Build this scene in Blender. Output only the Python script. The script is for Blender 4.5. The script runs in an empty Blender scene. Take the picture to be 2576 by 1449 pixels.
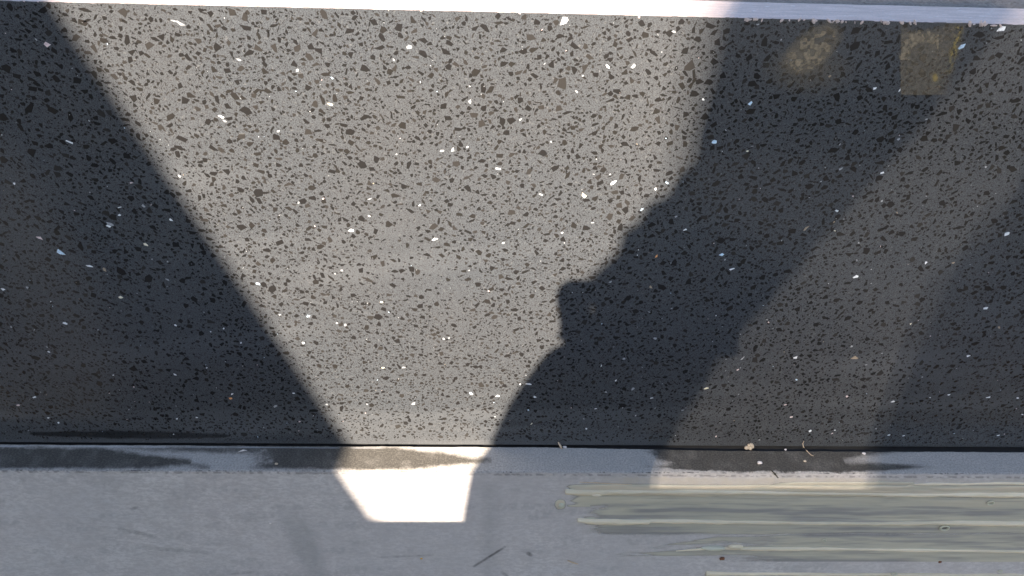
import bpy, bmesh, math, random
import numpy as np
from mathutils import Vector, Matrix

random.seed(7); RNG = np.random.default_rng(7)
S = bpy.context.scene
COL = S.collection

# ------------------------------------------------------------------ camera
F, CX, CY = 1983.0, 1288.0, 724.5                      # pinhole of the photograph (2576 x 1449 px)
CAM = np.array([-0.0162767, -0.4013003, 0.4203648])
Xc = np.array([59660., 701., F]); Xc /= np.linalg.norm(Xc)
D_ = np.array([0, math.cos(math.radians(35)), math.sin(math.radians(35))])
D_ = D_ - D_.dot(Xc) * Xc; D_ /= np.linalg.norm(D_)
Zc = -D_; Yc = np.cross(Zc, Xc)
R3 = np.array([Xc, Yc, Zc])                            # rows: world axes seen from the camera (right, down, forward)

def at(px, py, axis, value):
    """the point where the sight line of a photograph pixel meets a world plane"""
    d = R3 @ np.array([px - CX, py - CY, F])
    return CAM + d * ((value - CAM[axis]) / d[axis])

cam_data = bpy.data.cameras.new("camera")
cam = bpy.data.objects.new("camera", cam_data); COL.objects.link(cam)
cam_data.sensor_width = 36.0
cam_data.lens = 36.0 * F / 2576.0
cam_data.clip_start = 0.01; cam_data.clip_end = 2000
M = Matrix.Identity(4)
for i in range(3):
    M[i][0] = R3[i][0]; M[i][1] = -R3[i][1]; M[i][2] = -R3[i][2]; M[i][3] = CAM[i]
cam.matrix_world = M
S.camera = cam

# ------------------------------------------------------------------ light
SUN_EL, SUN_AZ = math.radians(33.5), math.radians(21.5)
SUN = np.array([math.sin(SUN_AZ) * math.cos(SUN_EL), math.cos(SUN_AZ) * math.cos(SUN_EL), -math.sin(SUN_EL)])
world = bpy.data.worlds.new("World"); S.world = world
world.use_nodes = True
wn = world.node_tree.nodes; wl = world.node_tree.links
bg = wn["Background"]
sky = wn.new("ShaderNodeTexSky"); sky.sky_type = 'NISHITA'; sky.sun_disc = False
sky.sun_elevation = SUN_EL; sky.sun_rotation = math.pi + SUN_AZ
sky.air_density = 1.0; sky.dust_density = 1.0; sky.ozone_density = 1.5
wl.new(sky.outputs[0], bg.inputs[0]); bg.inputs[1].default_value = 0.086
sd = bpy.data.lights.new("sun", 'SUN'); sd.energy = 5.0; sd.angle = math.radians(0.55); sd.color = (1.0, 0.87, 0.73)
sun = bpy.data.objects.new("sun", sd); COL.objects.link(sun)
sun.rotation_euler = Vector(SUN).to_track_quat('-Z', 'Y').to_euler()
sun.location = (-2, -5, 4)
S.view_settings.view_transform = 'Standard'; S.view_settings.look = 'None'
S.view_settings.gamma = 1.0; S.view_settings.use_curve_mapping = False
S.view_settings.exposure = 1.95
S.cycles.max_bounces = 8

# ------------------------------------------------------------------ helpers
def _hash(ix, iy, seed):
    h = (ix.astype(np.int64) * 374761393 + iy.astype(np.int64) * 668265263 + seed * 1274126177) & 0xFFFFFFFF
    h = ((h ^ (h >> 13)) * 1274126177) & 0xFFFFFFFF
    return ((h ^ (h >> 16)) & 0xFFFF) / 65535.0

def vnoise(x, y, seed=0):
    x = np.asarray(x, float); y = np.asarray(y, float)
    ix, iy = np.floor(x), np.floor(y); fx, fy = x - ix, y - iy
    fx = fx * fx * (3 - 2 * fx); fy = fy * fy * (3 - 2 * fy)
    a, b = _hash(ix, iy, seed), _hash(ix + 1, iy, seed)
    c, d = _hash(ix, iy + 1, seed), _hash(ix + 1, iy + 1, seed)
    return (a * (1 - fx) + b * fx) * (1 - fy) + (c * (1 - fx) + d * fx) * fy

def fbm(x, y, seed=0, octv=4):
    v, a, t = 0.0, 0.5, 0.0
    x = np.asarray(x, float); y = np.asarray(y, float)
    for o in range(octv):
        v = v + a * vnoise(x * 2 ** o, y * 2 ** o, seed + o * 17); t += a; a *= 0.5
    return v / t

def sstep(a, b, x):
    t = np.clip((np.asarray(x, float) - a) / (b - a), 0, 1)
    return t * t * (3 - 2 * t)

def seg_d(px, py, a, b):
    ax, ay = a; bx, by = b
    t = np.clip(((px - ax) * (bx - ax) + (py - ay) * (by - ay)) / ((bx - ax) ** 2 + (by - ay) ** 2), 0, 1)
    return np.hypot(px - ax - t * (bx - ax), py - ay - t * (by - ay)), t

def tag(o, label=None, cat=None, group=None, kind=None):
    if label: o["label"] = label
    if cat: o["category"] = cat
    if group: o["group"] = group
    if kind: o["kind"] = kind
    return o

def empty(name, loc=(0, 0, 0)):
    o = bpy.data.objects.new(name, None); o.empty_display_size = 0.05
    COL.objects.link(o); o.location = loc
    return o

def link(name, me, mat=None, parent=None, smooth=False):
    if mat is not None and not me.materials: me.materials.append(mat)
    if smooth: me.polygons.foreach_set("use_smooth", [True] * len(me.polygons))
    o = bpy.data.objects.new(name, me); COL.objects.link(o)
    if parent is not None:
        o.parent = parent
        o.matrix_parent_inverse = Matrix.Translation(-Vector(parent.location))
    return o

def from_bm(name, bm, mat=None, parent=None, smooth=False):
    bmesh.ops.recalc_face_normals(bm, faces=bm.faces[:])
    me = bpy.data.meshes.new(name); bm.to_mesh(me); bm.free()
    return link(name, me, mat, parent, smooth)

def add_box(bm, lo, hi, bevel=0.0, mtx=None):
    c = [(a + b) / 2 for a, b in zip(lo, hi)]; s = [b - a for a, b in zip(lo, hi)]
    r = bmesh.ops.create_cube(bm, size=1.0)
    vs = r["verts"]
    bmesh.ops.scale(bm, vec=s, verts=vs); bmesh.ops.translate(bm, vec=c, verts=vs)
    if bevel > 0:
        es = list({e for v in vs for e in v.link_edges})
        r2 = bmesh.ops.bevel(bm, geom=es, offset=bevel, segments=2, affect='EDGES', profile=0.6)
        vs = list({v for v in vs if v.is_valid} | set(r2["verts"]))
    if mtx is not None: bmesh.ops.transform(bm, matrix=mtx, verts=vs)

def grid_mesh(name, P, attrs=None, keep=None):
    """P: (n, m, 3) array of points -> quad mesh; attrs: dict of float point attributes; keep: (n-1, m-1) mask"""
    n, m = P.shape[:2]
    idx = np.arange(n * m).reshape(n, m)
    q = np.stack([idx[:-1, :-1], idx[:-1, 1:], idx[1:, 1:], idx[1:, :-1]], -1).reshape(-1, 4)
    if keep is not None: q = q[keep.reshape(-1)]
    used = np.zeros(n * m, bool); used[q.ravel()] = True
    remap = np.cumsum(used) - 1
    v = P.reshape(-1, 3)[used]; q = remap[q]
    me = bpy.data.meshes.new(name)
    me.vertices.add(len(v)); me.vertices.foreach_set("co", v.astype(np.float32).ravel())
    me.loops.add(q.size); me.loops.foreach_set("vertex_index", q.astype(np.int32).ravel())
    me.polygons.add(len(q)); me.polygons.foreach_set("loop_start", np.arange(0, q.size, 4, dtype=np.int32))
    me.update(calc_edges=True); me.validate()
    for k, a in (attrs or {}).items():
        at_ = me.attributes.new(k, 'FLOAT', 'POINT')
        at_.data.foreach_set("value", a.reshape(-1)[used].astype(np.float32))
    return me

class NT:
    """small node-tree writer"""
    def __init__(s, name):
        s.m = bpy.data.materials.new(name); s.m.use_nodes = True
        s.n = s.m.node_tree.nodes; s.l = s.m.node_tree.links
        s.b = s.n["Principled BSDF"]
        s.tc = s.n.new("ShaderNodeTexCoord")
    def node(s, t, **kw):
        x = s.n.new(t)
        for k, v in kw.items(): setattr(x, k, v)
        return x
    def set(s, sock, v):
        if hasattr(v, "is_output") or isinstance(v, bpy.types.NodeSocket): s.l.new(v, sock)
        else: sock.default_value = v
    def noise(s, scale, detail=4, rough=0.55, vec=None, dist=0.0):
        x = s.node("ShaderNodeTexNoise"); x.inputs["Scale"].default_value = scale
        x.inputs["Detail"].default_value = detail; x.inputs["Roughness"].default_value = rough
        x.inputs["Distortion"].default_value = dist
        s.l.new(vec or s.tc.outputs["Object"], x.inputs["Vector"]); return x.outputs["Fac"]
    def stretch(s, sc):
        x = s.node("ShaderNodeMapping"); x.inputs["Scale"].default_value = sc
        s.l.new(s.tc.outputs["Object"], x.inputs["Vector"]); return x.outputs[0]
    def ramp(s, fac, lo, hi, a=0.0, b=1.0):
        x = s.node("ShaderNodeMapRange"); x.interpolation_type = 'SMOOTHSTEP'
        s.set(x.inputs[0], fac)
        for i, v in zip((1, 2, 3, 4), (lo, hi, a, b)): x.inputs[i].default_value = v
        return x.outputs[0]
    def mix(s, fac, a, b, mode='MIX'):
        x = s.node("ShaderNodeMix", data_type='RGBA', blend_type=mode)
        s.set(x.inputs[0], fac); s.set(x.inputs[6], c4(a)); s.set(x.inputs[7], c4(b)); return x.outputs[2]
    def math(s, op, a, b=0.0):
        x = s.node("ShaderNodeMath", operation=op); s.set(x.inputs[0], a); s.set(x.inputs[1], b); return x.outputs[0]
    def attr(s, name):
        x = s.node("ShaderNodeAttribute"); x.attribute_name = name; return x
    def bump(s, h, strength, dist=0.001):
        x = s.node("ShaderNodeBump"); x.inputs["Strength"].default_value = strength
        x.inputs["Distance"].default_value = dist
        s.l.new(h, x.inputs["Height"]); s.l.new(x.outputs[0], s.b.inputs["Normal"])
    def out(s, color=None, rough=None, spec=None, metal=None):
        if color is not None: s.set(s.b.inputs["Base Color"], c4(color))
        if rough is not None: s.set(s.b.inputs["Roughness"], rough)
        if spec is not None: s.set(s.b.inputs["Specular IOR Level"], spec)
        if metal is not None: s.set(s.b.inputs["Metallic"], metal)
        return s.m

def c4(c):
    return (*c, 1.0) if isinstance(c, (tuple, list)) and len(c) == 3 else c

def simple(name, col, rough=0.6, spec=0.4, var=0.25, scale=30.0, metal=0.0):
    t = NT(name)
    n = t.noise(scale, 5)
    return t.out(t.mix(n, tuple(c * (1 - var) for c in col), tuple(min(1, c * (1 + var)) for c in col)), rough, spec, metal)

# ------------------------------------------------------------------ materials
def mat_matrix():
    t = NT("polished_matrix")
    fine = t.noise(1500, 3, 0.7); mid = t.noise(420, 3, 0.6); big = t.noise(9, 4)
    v = t.node("ShaderNodeTexVoronoi", feature='F1'); v.inputs["Scale"].default_value = 1150
    t.l.new(t.tc.outputs["Object"], v.inputs["Vector"])
    sp = t.ramp(v.outputs["Distance"], 0.19, 0.38)                 # sub-millimetre dark grains
    c = t.mix(t.ramp(fine, 0.32, 0.66), (0.0435, 0.048, 0.053), (0.085, 0.091, 0.098))
    c = t.mix(t.ramp(mid, 0.56, 0.72, 0, 0.6), c, (0.125, 0.125, 0.125))
    c = t.mix(t.math('MULTIPLY', t.math('SUBTRACT', 1.0, sp), 0.85), c, (0.020, 0.018, 0.017))
    c = t.mix(t.ramp(big, 0.3, 0.7, 0, 0.16), c, (0.09, 0.082, 0.075))
    wet = t.attr("wet").outputs["Fac"]; haze = t.attr("haze").outputs["Fac"]
    c = t.mix(t.math('MULTIPLY', haze, 0.35), c, (0.12, 0.125, 0.13))  # dried polishing film
    c = t.mix(t.math('MULTIPLY', wet, 0.8), c, (0.008, 0.008, 0.008))
    r = t.mix(t.ramp(big, 0.3, 0.7), (0.14,) * 3, (0.24,) * 3)
    return t.out(c, r, 0.42)

def mat_chip(name, col):
    t = NT(name)
    n = t.noise(700, 4, 0.6)
    c = t.mix(n, tuple(x * 0.75 for x in col), tuple(x * 1.35 for x in col))
    c = t.mix(t.ramp(t.noise(1800, 2), 0.70, 0.78, 0, 0.5), c, (0.09, 0.085, 0.08))
    return t.out(c, 0.15, 0.42)

M_MATRIX = mat_matrix()
M_CHIP = [mat_chip("dark_glass_chip", (0.0172, 0.0162, 0.0158)), mat_chip("brown_glass_chip", (0.0215, 0.020, 0.0185)),
          mat_chip("grey_glass_chip", (0.030, 0.028, 0.026))]
def mat_flake(name, col):
    t = NT(name)
    n = t.noise(900, 3, 0.6)
    c = t.mix(t.ramp(n, 0.35, 0.6), tuple(x * 0.72 for x in col), col)
    return t.out(c, 0.18, 0.7)
M_FLAKE = {"w": mat_flake("white_shell_flake", (0.86, 0.87, 0.88)), "b": mat_flake("bluish_flake", (0.62, 0.78, 0.92)),
           "c": mat_flake("cream_flake", (0.85, 0.78, 0.60)), "t": mat_flake("tan_flake", (0.36, 0.29, 0.21)),
           "o": mat_flake("orange_flake", (0.80, 0.38, 0.16)), "g": mat_flake("grey_flake", (0.36, 0.37, 0.38)),
           "k": mat_flake("pink_flake", (0.74, 0.60, 0.58))}

def mat_sawn():
    t = NT("sawn_stone_edge")
    st = t.noise(60, 5, 0.6, t.stretch((1.0, 14, 14)))
    fl = t.noise(160, 3, 0.5, t.stretch((1.0, 9, 9)))
    gr = t.noise(900, 3)
    c = t.mix(t.ramp(st, 0.3, 0.7), (0.46, 0.365, 0.33), (0.64, 0.52, 0.475))
    c = t.mix(t.ramp(gr, 0.4, 0.7, 0, 0.5), c, (0.34, 0.33, 0.34))
    c = t.mix(t.ramp(fl, 0.66, 0.72), c, (0.80, 0.79, 0.78))
    t.bump(st, 0.3, 0.0006)
    return t.out(c, 0.75, 0.3)
M_SAWN = mat_sawn()

def mat_board():
    t = NT("grey_cement_board")
    fine = t.noise(900, 4, 0.65); mid = t.noise(70, 5, 0.6); big = t.noise(8, 4)
    str_ = t.noise(60, 4, 0.6, t.stretch((0.45, 1, 1.3)))
    c = t.mix(t.ramp(mid, 0.3, 0.7), (0.535, 0.512, 0.49), (0.645, 0.617, 0.59))
    c = t.mix(t.ramp(str_, 0.5, 0.75, 0, 0.35), c, (0.60, 0.60, 0.60))
    grain = t.noise(420, 3, 0.7, t.stretch((0.6, 1, 1.2)))
    c = t.mix(t.ramp(grain, 0.38, 0.62, 0.0, 0.75), c, (0.44, 0.415, 0.40))
    c = t.mix(t.ramp(t.noise(3.0, 3), 0.35, 0.65, 0.0, 0.30), c, (0.58, 0.51, 0.50))
    c = t.mix(t.ramp(fine, 0.55, 0.8, 0, 0.55), c, (0.32, 0.315, 0.31))
    c = t.mix(t.ramp(big, 0.4, 0.65, 0, 0.4), c, (0.48, 0.46, 0.45))
    c = t.mix(t.attr("stain").outputs["Fac"], c, (0.30, 0.295, 0.29))
    c = t.mix(t.attr("mark").outputs["Fac"], c, (0.07, 0.068, 0.066))
    c = t.mix(t.attr("sand").outputs["Fac"], c, (0.52, 0.47, 0.40))
    t.bump(fine, 0.35, 0.0005)
    return t.out(c, 0.8, 0.25)
M_BOARD = mat_board()

def mat_ledge():
    t = NT("ledge_mortar")
    fine = t.noise(800, 4, 0.7); mid = t.noise(90, 4, 0.6)
    c = t.mix(t.ramp(fine, 0.3, 0.7), (0.34, 0.315, 0.28), (0.58, 0.535, 0.475))
    c = t.mix(t.ramp(mid, 0.35, 0.7, 0, 0.35), c, (0.36, 0.34, 0.31))
    w = t.attr("damp").outputs["Fac"]
    dk = t.mix(t.ramp(fine, 0.35, 0.75), (0.064, 0.059, 0.051), (0.152, 0.139, 0.118))
    c = t.mix(w, c, dk)
    c = t.mix(t.attr("rim").outputs["Fac"], c, (0.70, 0.70, 0.70))
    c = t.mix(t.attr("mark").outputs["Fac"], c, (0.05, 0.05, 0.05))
    r = t.mix(w, (0.85,) * 3, (0.5,) * 3)
    t.bump(fine, 0.4, 0.0005)
    return t.out(c, r, 0.3)
M_LEDGE = mat_ledge()

def mat_glue_film():
    t = NT("dried_adhesive_film")
    th = t.attr("thick").outputs["Fac"]
    st = t.noise(90, 5, 0.6, t.stretch((0.12, 1, 1)))
    c = t.mix(t.ramp(th, 0.05, 0.5), (0.60, 0.575, 0.52), (0.62, 0.58, 0.455))
    c = t.mix(t.ramp(th, 0.5, 0.9), c, (0.70, 0.60, 0.45))
    c = t.mix(t.ramp(st, 0.35, 0.7, 0, 0.3), c, (0.40, 0.40, 0.36))
    c = t.mix(t.math('MULTIPLY', t.attr("dark").outputs["Fac"], 0.8), c, (0.27, 0.27, 0.29))
    t.set(t.b.inputs["Alpha"], t.ramp(th, 0.0, 0.5, 0.0, 0.93))
    return t.out(c, 0.22, 0.5)
M_GFILM = mat_glue_film()

def mat_glue(name, col, dark):
    t = NT(name)
    n = t.noise(60, 5, 0.6, t.stretch((0.2, 1, 1)))
    c = t.mix(t.ramp(n, 0.3, 0.7), dark, col)
    t.b.inputs["Subsurface Weight"].default_value = 0.12
    t.b.inputs["Subsurface Radius"].default_value = (0.003, 0.002, 0.001)
    return t.out(c, 0.5, 0.3)
M_BEAD = mat_glue("adhesive_bead", (0.82, 0.71, 0.52), (0.58, 0.51, 0.37))
M_BLOB = mat_glue("adhesive_blob", (0.62, 0.60, 0.46), (0.50, 0.49, 0.38))

def mat_residue():
    t = NT("adhesive_residue")
    a = t.attr("alpha").outputs["Fac"]; g = t.attr("gold").outputs["Fac"]
    n = t.noise(600, 3, 0.6)
    c = t.mix(t.ramp(n, 0.35, 0.7), (0.19, 0.15, 0.10), (0.36, 0.285, 0.19))
    c = t.mix(g, c, (0.32, 0.235, 0.085))
    t.set(t.b.inputs["Alpha"], a)
    return t.out(c, 0.4, 0.4)
M_RES = mat_residue()

def mat_rough_concrete():
    t = NT("rough_concrete")
    f = t.noise(500, 5, 0.7); g = t.noise(60, 5)
    c = t.mix(t.ramp(f, 0.3, 0.75), (0.13, 0.118, 0.108), (0.27, 0.25, 0.23))
    c = t.mix(t.ramp(g, 0.4, 0.7, 0, 0.4), c, (0.15, 0.13, 0.12))
    t.bump(f, 0.6, 0.002)
    return t.out(c, 0.9, 0.2)
M_CONC = mat_rough_concrete()

# ------------------------------------------------------------------ setting
H, TH, W = 0.3077, 0.029, 0.0247           # slab height, slab thickness, ledge depth
GZ = -0.85

def build_ground():
    t = NT("paving_ground")
    n = t.noise(4, 6); f = t.noise(60, 5)
    c = t.mix(n, (0.075, 0.073, 0.07), (0.11, 0.107, 0.10)); c = t.mix(t.ramp(f, 0.4, 0.7, 0, 0.5), c, (0.06, 0.058, 0.055))
    t.bump(f, 0.3, 0.004)
    m = t.out(c, 0.9, 0.2)
    bm = bmesh.new()
    bmesh.ops.create_grid(bm, x_segments=8, y_segments=8, size=400)
    bmesh.ops.translate(bm, vec=(0, 0, GZ), verts=bm.verts[:])
    tag(from_bm("ground", bm, m), kind="structure")
build_ground()

def build_wall():
    w = empty("concrete_wall", (0, 0.15, GZ))
    tag(w, "rough grey-brown concrete wall top behind the pale upper edge of the dark speckled slab", "wall")
    bm = bmesh.new(); add_box(bm, (-1.6, TH + 0.004, GZ), (1.6, 0.30, 0.290)); from_bm("wall_core", bm, M_CONC, w)
    nx, ny = 500, 60
    x = np.linspace(-1.0, 1.0, nx); y = np.linspace(TH + 0.003, 0.29, ny)
    X, Y = np.meshgrid(x, y, indexing='ij')
    Z = 0.3045 + 0.004 * (fbm(X * 120, Y * 120, 3) - 0.5) + 0.002 * (fbm(X * 500, Y * 500, 9, 2) - 0.5)
    Z[:, 0] = 0.291; Z[:, -1] = 0.291
    link("mortar_bed", grid_mesh("mortar_bed", np.stack([X, Y, Z], -1)), M_CONC, w, True)
build_wall()

# ------------------------------------------------------------------ stone slab
slab = empty("stone_slab", (0, 0, 0.002))
tag(slab, "dark grey speckled engineered stone slab standing upright, polished face with a pale sawn top edge", "stone slab")

def top_z(x):
    x = np.asarray(x, float)
    return H - 0.0003 * sstep(0.35, 0.75, fbm(x * 260, x * 0 + 3.3, 5)) * 1.2

ZB = 0.0017                                             # the slab's foot hangs this far above the ledge
def build_slab_face():
    nz = 400
    x = np.concatenate([np.linspace(-0.9, -0.45, 60), np.linspace(-0.449, 0.469, 1300), np.linspace(0.47, 0.9, 60)])
    X, T = np.meshgrid(x, np.linspace(0, 1, nz), indexing='ij')
    zt = top_z(X)
    Z = ZB + (zt - ZB) * T
    Y = np.zeros_like(X)
    # wet streak along the foot at the left
    a = at(75, 1090, 1, 0); b = at(575, 1088, 1, 0)
    u = (X - a[0]) / (b[0] - a[0])
    half = 0.0036 * np.clip(np.sin(np.clip(u, 0, 1) * math.pi), 0, 1) ** 0.35 * (0.7 + 0.9 * fbm(X * 90, X * 0, 41))
    mid = 0.0100 - 0.001 * u
    wet = (1 - sstep(0.6, 1.15, np.abs(Z - mid) / np.maximum(half, 1e-5))) * (u > 0) * (u < 1)
    haze = sstep(0.52, 0.75, fbm(X * 3.5, Z * 45, 77)) * sstep(0.13, 0.02, Z) + 0.6 * sstep(0.6, 0.8, fbm(X * 5 + Z * 9, Z * 30 - X * 6, 81))
    P = np.stack([X - CAM[0], Y - CAM[1], Z - CAM[2]], -1) @ R3
    PX = CX + F * P[..., 0] / P[..., 2]; PY = CY + F * P[..., 1] / P[..., 2]
    for a, b, w_, k in [((700, 1175 * 0.629), (960, 1268 * 0.629), 5, 0.9), ((300, 760), (560, 830), 4, 0.5), ((840, 1112), (1160, 1045), 4, 1.0), ((880, 1098), (1100, 1066), 3, 0.8), ((900, 1075), (1180, 1020), 3, 0.6),
                        ((1330, 1035), (1620, 1037), 5, 0.9), ((1300, 1010), (1500, 1012), 3, 0.5), ((1560, 1090), (1640, 1062), 4, 0.7), ((2190, 1002), (2600, 985), 9, 0.7), ((2200, 1040), (2600, 1030), 5, 0.5),
                        ((1900, 1075), (2200, 1062), 10, 0.5), ((0, 1050), (330, 1072), 9, 0.5), ((480, 1062), (760, 1068), 10, 0.5), ((1560, 1045), (1900, 1050), 12, 0.35), ((200, 560), (420, 640), 14, 0.25), ((60, 330), (260, 350), 16, 0.25)]:
        d, t = seg_d(PX, PY, a, b)
        haze = np.maximum(haze, k * (1 - sstep(w_ * 0.3, w_ * 1.2, d + 2 * fbm(PX / 14, PY / 5, 87))) * (0.4 + 0.6 * fbm(PX / 30, PY / 8, 88)))
    me = grid_mesh("polished_face", np.stack([X, Y, Z], -1), {"wet": wet, "haze": np.clip(haze, 0, 1)})
    link("polished_face", me, M_MATRIX, slab)
    # arris at the foot and the body behind the face
    bm = bmesh.new()
    vs = [bm.verts.new(v) for v in [(-0.9, 0, ZB), (0.9, 0, ZB), (0.9, 0.0012, 0.0007), (-0.9, 0.0012, 0.0007), (0.9, TH, 0.0007), (-0.9, TH, 0.0007)]]
    bm.faces.new(vs[0:4]); bm.faces.new([vs[3], vs[2], vs[4], vs[5]])
    from_bm("lower_arris", bm, M_CHIP[0], slab)
    bm = bmesh.new(); add_box(bm, (-0.8985, 0.0005, 0.004), (0.8985, TH - 0.0004, H - 0.0015)); from_bm("slab_body", bm, M_CHIP[2], slab)
    # sawn top edge with a ragged front lip
    nx, ny = 1400, 14
    x = np.linspace(-0.9, 0.9, nx)
    X, T = np.meshgrid(x, np.linspace(0, 1, ny), indexing='ij')
    rag = 0.0004 * (fbm(X * 400, X * 0, 15, 3) - 0.5)
    Y = rag * (1 - T) ** 3 + TH * T
    Z = H + 0.0001 + 0.0004 * (fbm(X * 60, Y * 900, 21) - 0.5) * sstep(0, 0.15, T) - 0.0005 * (1 - sstep(0, 0.1, T)) * sstep(0.5, 0.75, fbm(X * 300, X * 0, 25, 3))
    Z = np.where(T == 0, np.minimum(Z, H - 0.0002), Z)
    Y = np.where(T == 0, np.minimum(Y, -0.0001), Y)
    link("sawn_edge", grid_mesh("sawn_edge", np.stack([X, Y, Z], -1)), M_SAWN, slab)
    # chipped crumbs still hanging on the lip
    bm = bmesh.new()
    for i in range(46):
        px = RNG.uniform(0, 2576) if i % 8 == 0 else RNG.uniform(1880, 2576)
        p = at(px, 20, 1, 0); r = RNG.uniform(0.0003, 0.0009) * (1.4 if px > 1880 else 0.8)
        m = Matrix.Translation((p[0], -0.0002, H - RNG.uniform(0.0, 0.0011))) @ Matrix.Rotation(RNG.uniform(0, 6), 4, 'Y') @ Matrix.Diagonal((r * RNG.uniform(1, 2), r * 0.5, r * RNG.uniform(0.5, 1), 1))
        bmesh.ops.create_icosphere(bm, subdivisions=1, radius=1.0, matrix=m)
    tag(from_bm("edge_crumbs", bm, M_SAWN, slab), kind="stuff")
build_slab_face()

# ---- chips in the polished face -------------------------------------------------
def shard(n, elong):
    """an angular outline, unit size, long axis along x"""
    k = RNG.integers(4, 7) if n is None else n
    ang = np.sort((np.arange(k) + RNG.uniform(-0.46, 0.46, k)) * 2 * math.pi / k + RNG.uniform(0, 6.28))
    r = RNG.uniform(0.58, 1.05, k)
    p = np.stack([np.cos(ang) * r, np.sin(ang) * r / elong], -1)
    return p * 0.5

VIEW_X = lambda z: (at(0, 600, 1, 0)[0] - 0.02, at(2576, 600, 1, 0)[0] + 0.02)
def build_chips():
    cells = {}
    cs = 0.006
    def free(x, z, r):
        ci, cj = int(x / cs + 1000), int(z / cs)
        for a in range(ci - 1, ci + 2):
            for b in range(cj - 1, cj + 2):
                for (ox, oz, orr) in cells.get((a, b), ()):
                    if (ox - x) ** 2 + (oz - z) ** 2 < (0.72 * (r + orr)) ** 2: return False
        return True
    def put(x, z, r): cells.setdefault((int(x / cs + 1000), int(z / cs)), []).append((x, z, r))
    for fx, fz, fr in FLAKE_SPOTS: put(fx, fz, fr)
    chips = []
    xlo, xhi = -0.43, 0.45
    sizes = np.concatenate([RNG.uniform(0.0054, 0.0074, 200), RNG.uniform(0.0037, 0.0058, 3600), RNG.uniform(0.0022, 0.0036, 8500),
                            RNG.uniform(0.0010, 0.0023, 22000)])
    for s in sizes:
        for _ in range(6):
            x = RNG.uniform(xlo, xhi); z = RNG.uniform(0.0045, H - 0.001)
            s_ = s * (0.86 + 0.30 * z / H)
            el = RNG.choice([1.15, 1.4, 1.8, 2.6, 4.0], p=[0.28, 0.30, 0.22, 0.14, 0.06])
            r = 0.5 * s_ * (0.5 + 0.5 / el)
            if z < 0.004 + 0.5 * s or z > H - 0.0006 - 0.4 * s: continue
            if float(fbm(x * 14, z * 14, 51, 3)) < RNG.uniform(0.10, 0.42) and s < 0.005: continue
            if free(x, z, r):
                put(x, z, r); chips.append((x, z, s_, el)); break
    def angle(x): return math.radians(-28 * np.clip(-x / 0.25, -1, 1)) + RNG.normal(0, 0.75)
    print('CHIPS', len(sizes), len(chips))
    chips.sort(key=lambda c: -c[2] * (0.4 + 0.6 / c[3]))
    big = [c for c in chips if -0.36 < c[0] < 0.37][:300]
    ids = {id(c) for c in big}
    protos = []
    for i in range(24):
        o = shard(None, 1.0); d = 0.00012
        me = bpy.data.meshes.new("dark_chip")
        k = len(o)
        vs = [(p[0], -d, p[1]) for p in o] + [(p[0] * 1.03, d, p[1] * 1.03) for p in o]
        fs = [list(range(k))] + [[j, j + k, (j + 1) % k + k, (j + 1) % k] for j in range(k)]
        me.from_pydata(vs, [], fs); me.materials.append(M_CHIP[(0, 0, 1, 2)[i % 4]])
        bm = bmesh.new(); bm.from_mesh(me); bmesh.ops.recalc_face_normals(bm, faces=bm.faces[:]); bm.to_mesh(me); bm.free()
        protos.append(me)
    for (x, z, s, el) in big:
        o = bpy.data.objects.new("dark_chip", protos[int(RNG.integers(24))]); COL.objects.link(o)
        o.parent = slab; o.matrix_parent_inverse = Matrix.Translation((0, 0, -0.002))
        o.location = (x, 0, z); o.rotation_euler = (0, -angle(x), 0); o.scale = (s, 1, s / el)
    # the finer ones: real facets joined into one part
    V, Fc, mi = [], [], []
    for c in chips:
        if id(c) in ids: continue
        x, z, s, el = c
        o = shard(None if s > 0.0018 else int(RNG.integers(3, 6)), el) * s
        a = angle(x); ca, sa = math.cos(a), math.sin(a)
        b = len(V); k = len(o)
        for p in o: V.append((x + p[0] * ca - p[1] * sa, -0.00009, z + p[0] * sa + p[1] * ca))
        for p in o: V.append((x + 1.04 * (p[0] * ca - p[1] * sa), 0.00009, z + 1.04 * (p[0] * sa + p[1] * ca)))
        Fc.append(list(range(b, b + k))); t = int(RNG.choice([0, 1, 2], p=[0.55, 0.25, 0.20])); mi.append(t)
        for j in range(k):
            Fc.append([b + j, b + j + k, b + (j + 1) % k + k, b + (j + 1) % k]); mi.append(t)
    me = bpy.data.meshes.new("fine_chips"); me.from_pydata(V, [], Fc)
    for m in M_CHIP: me.materials.append(m)
    me.polygons.foreach_set("material_index", mi)
    tag(link("fine_chips", me, None, slab), kind="stuff")

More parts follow.
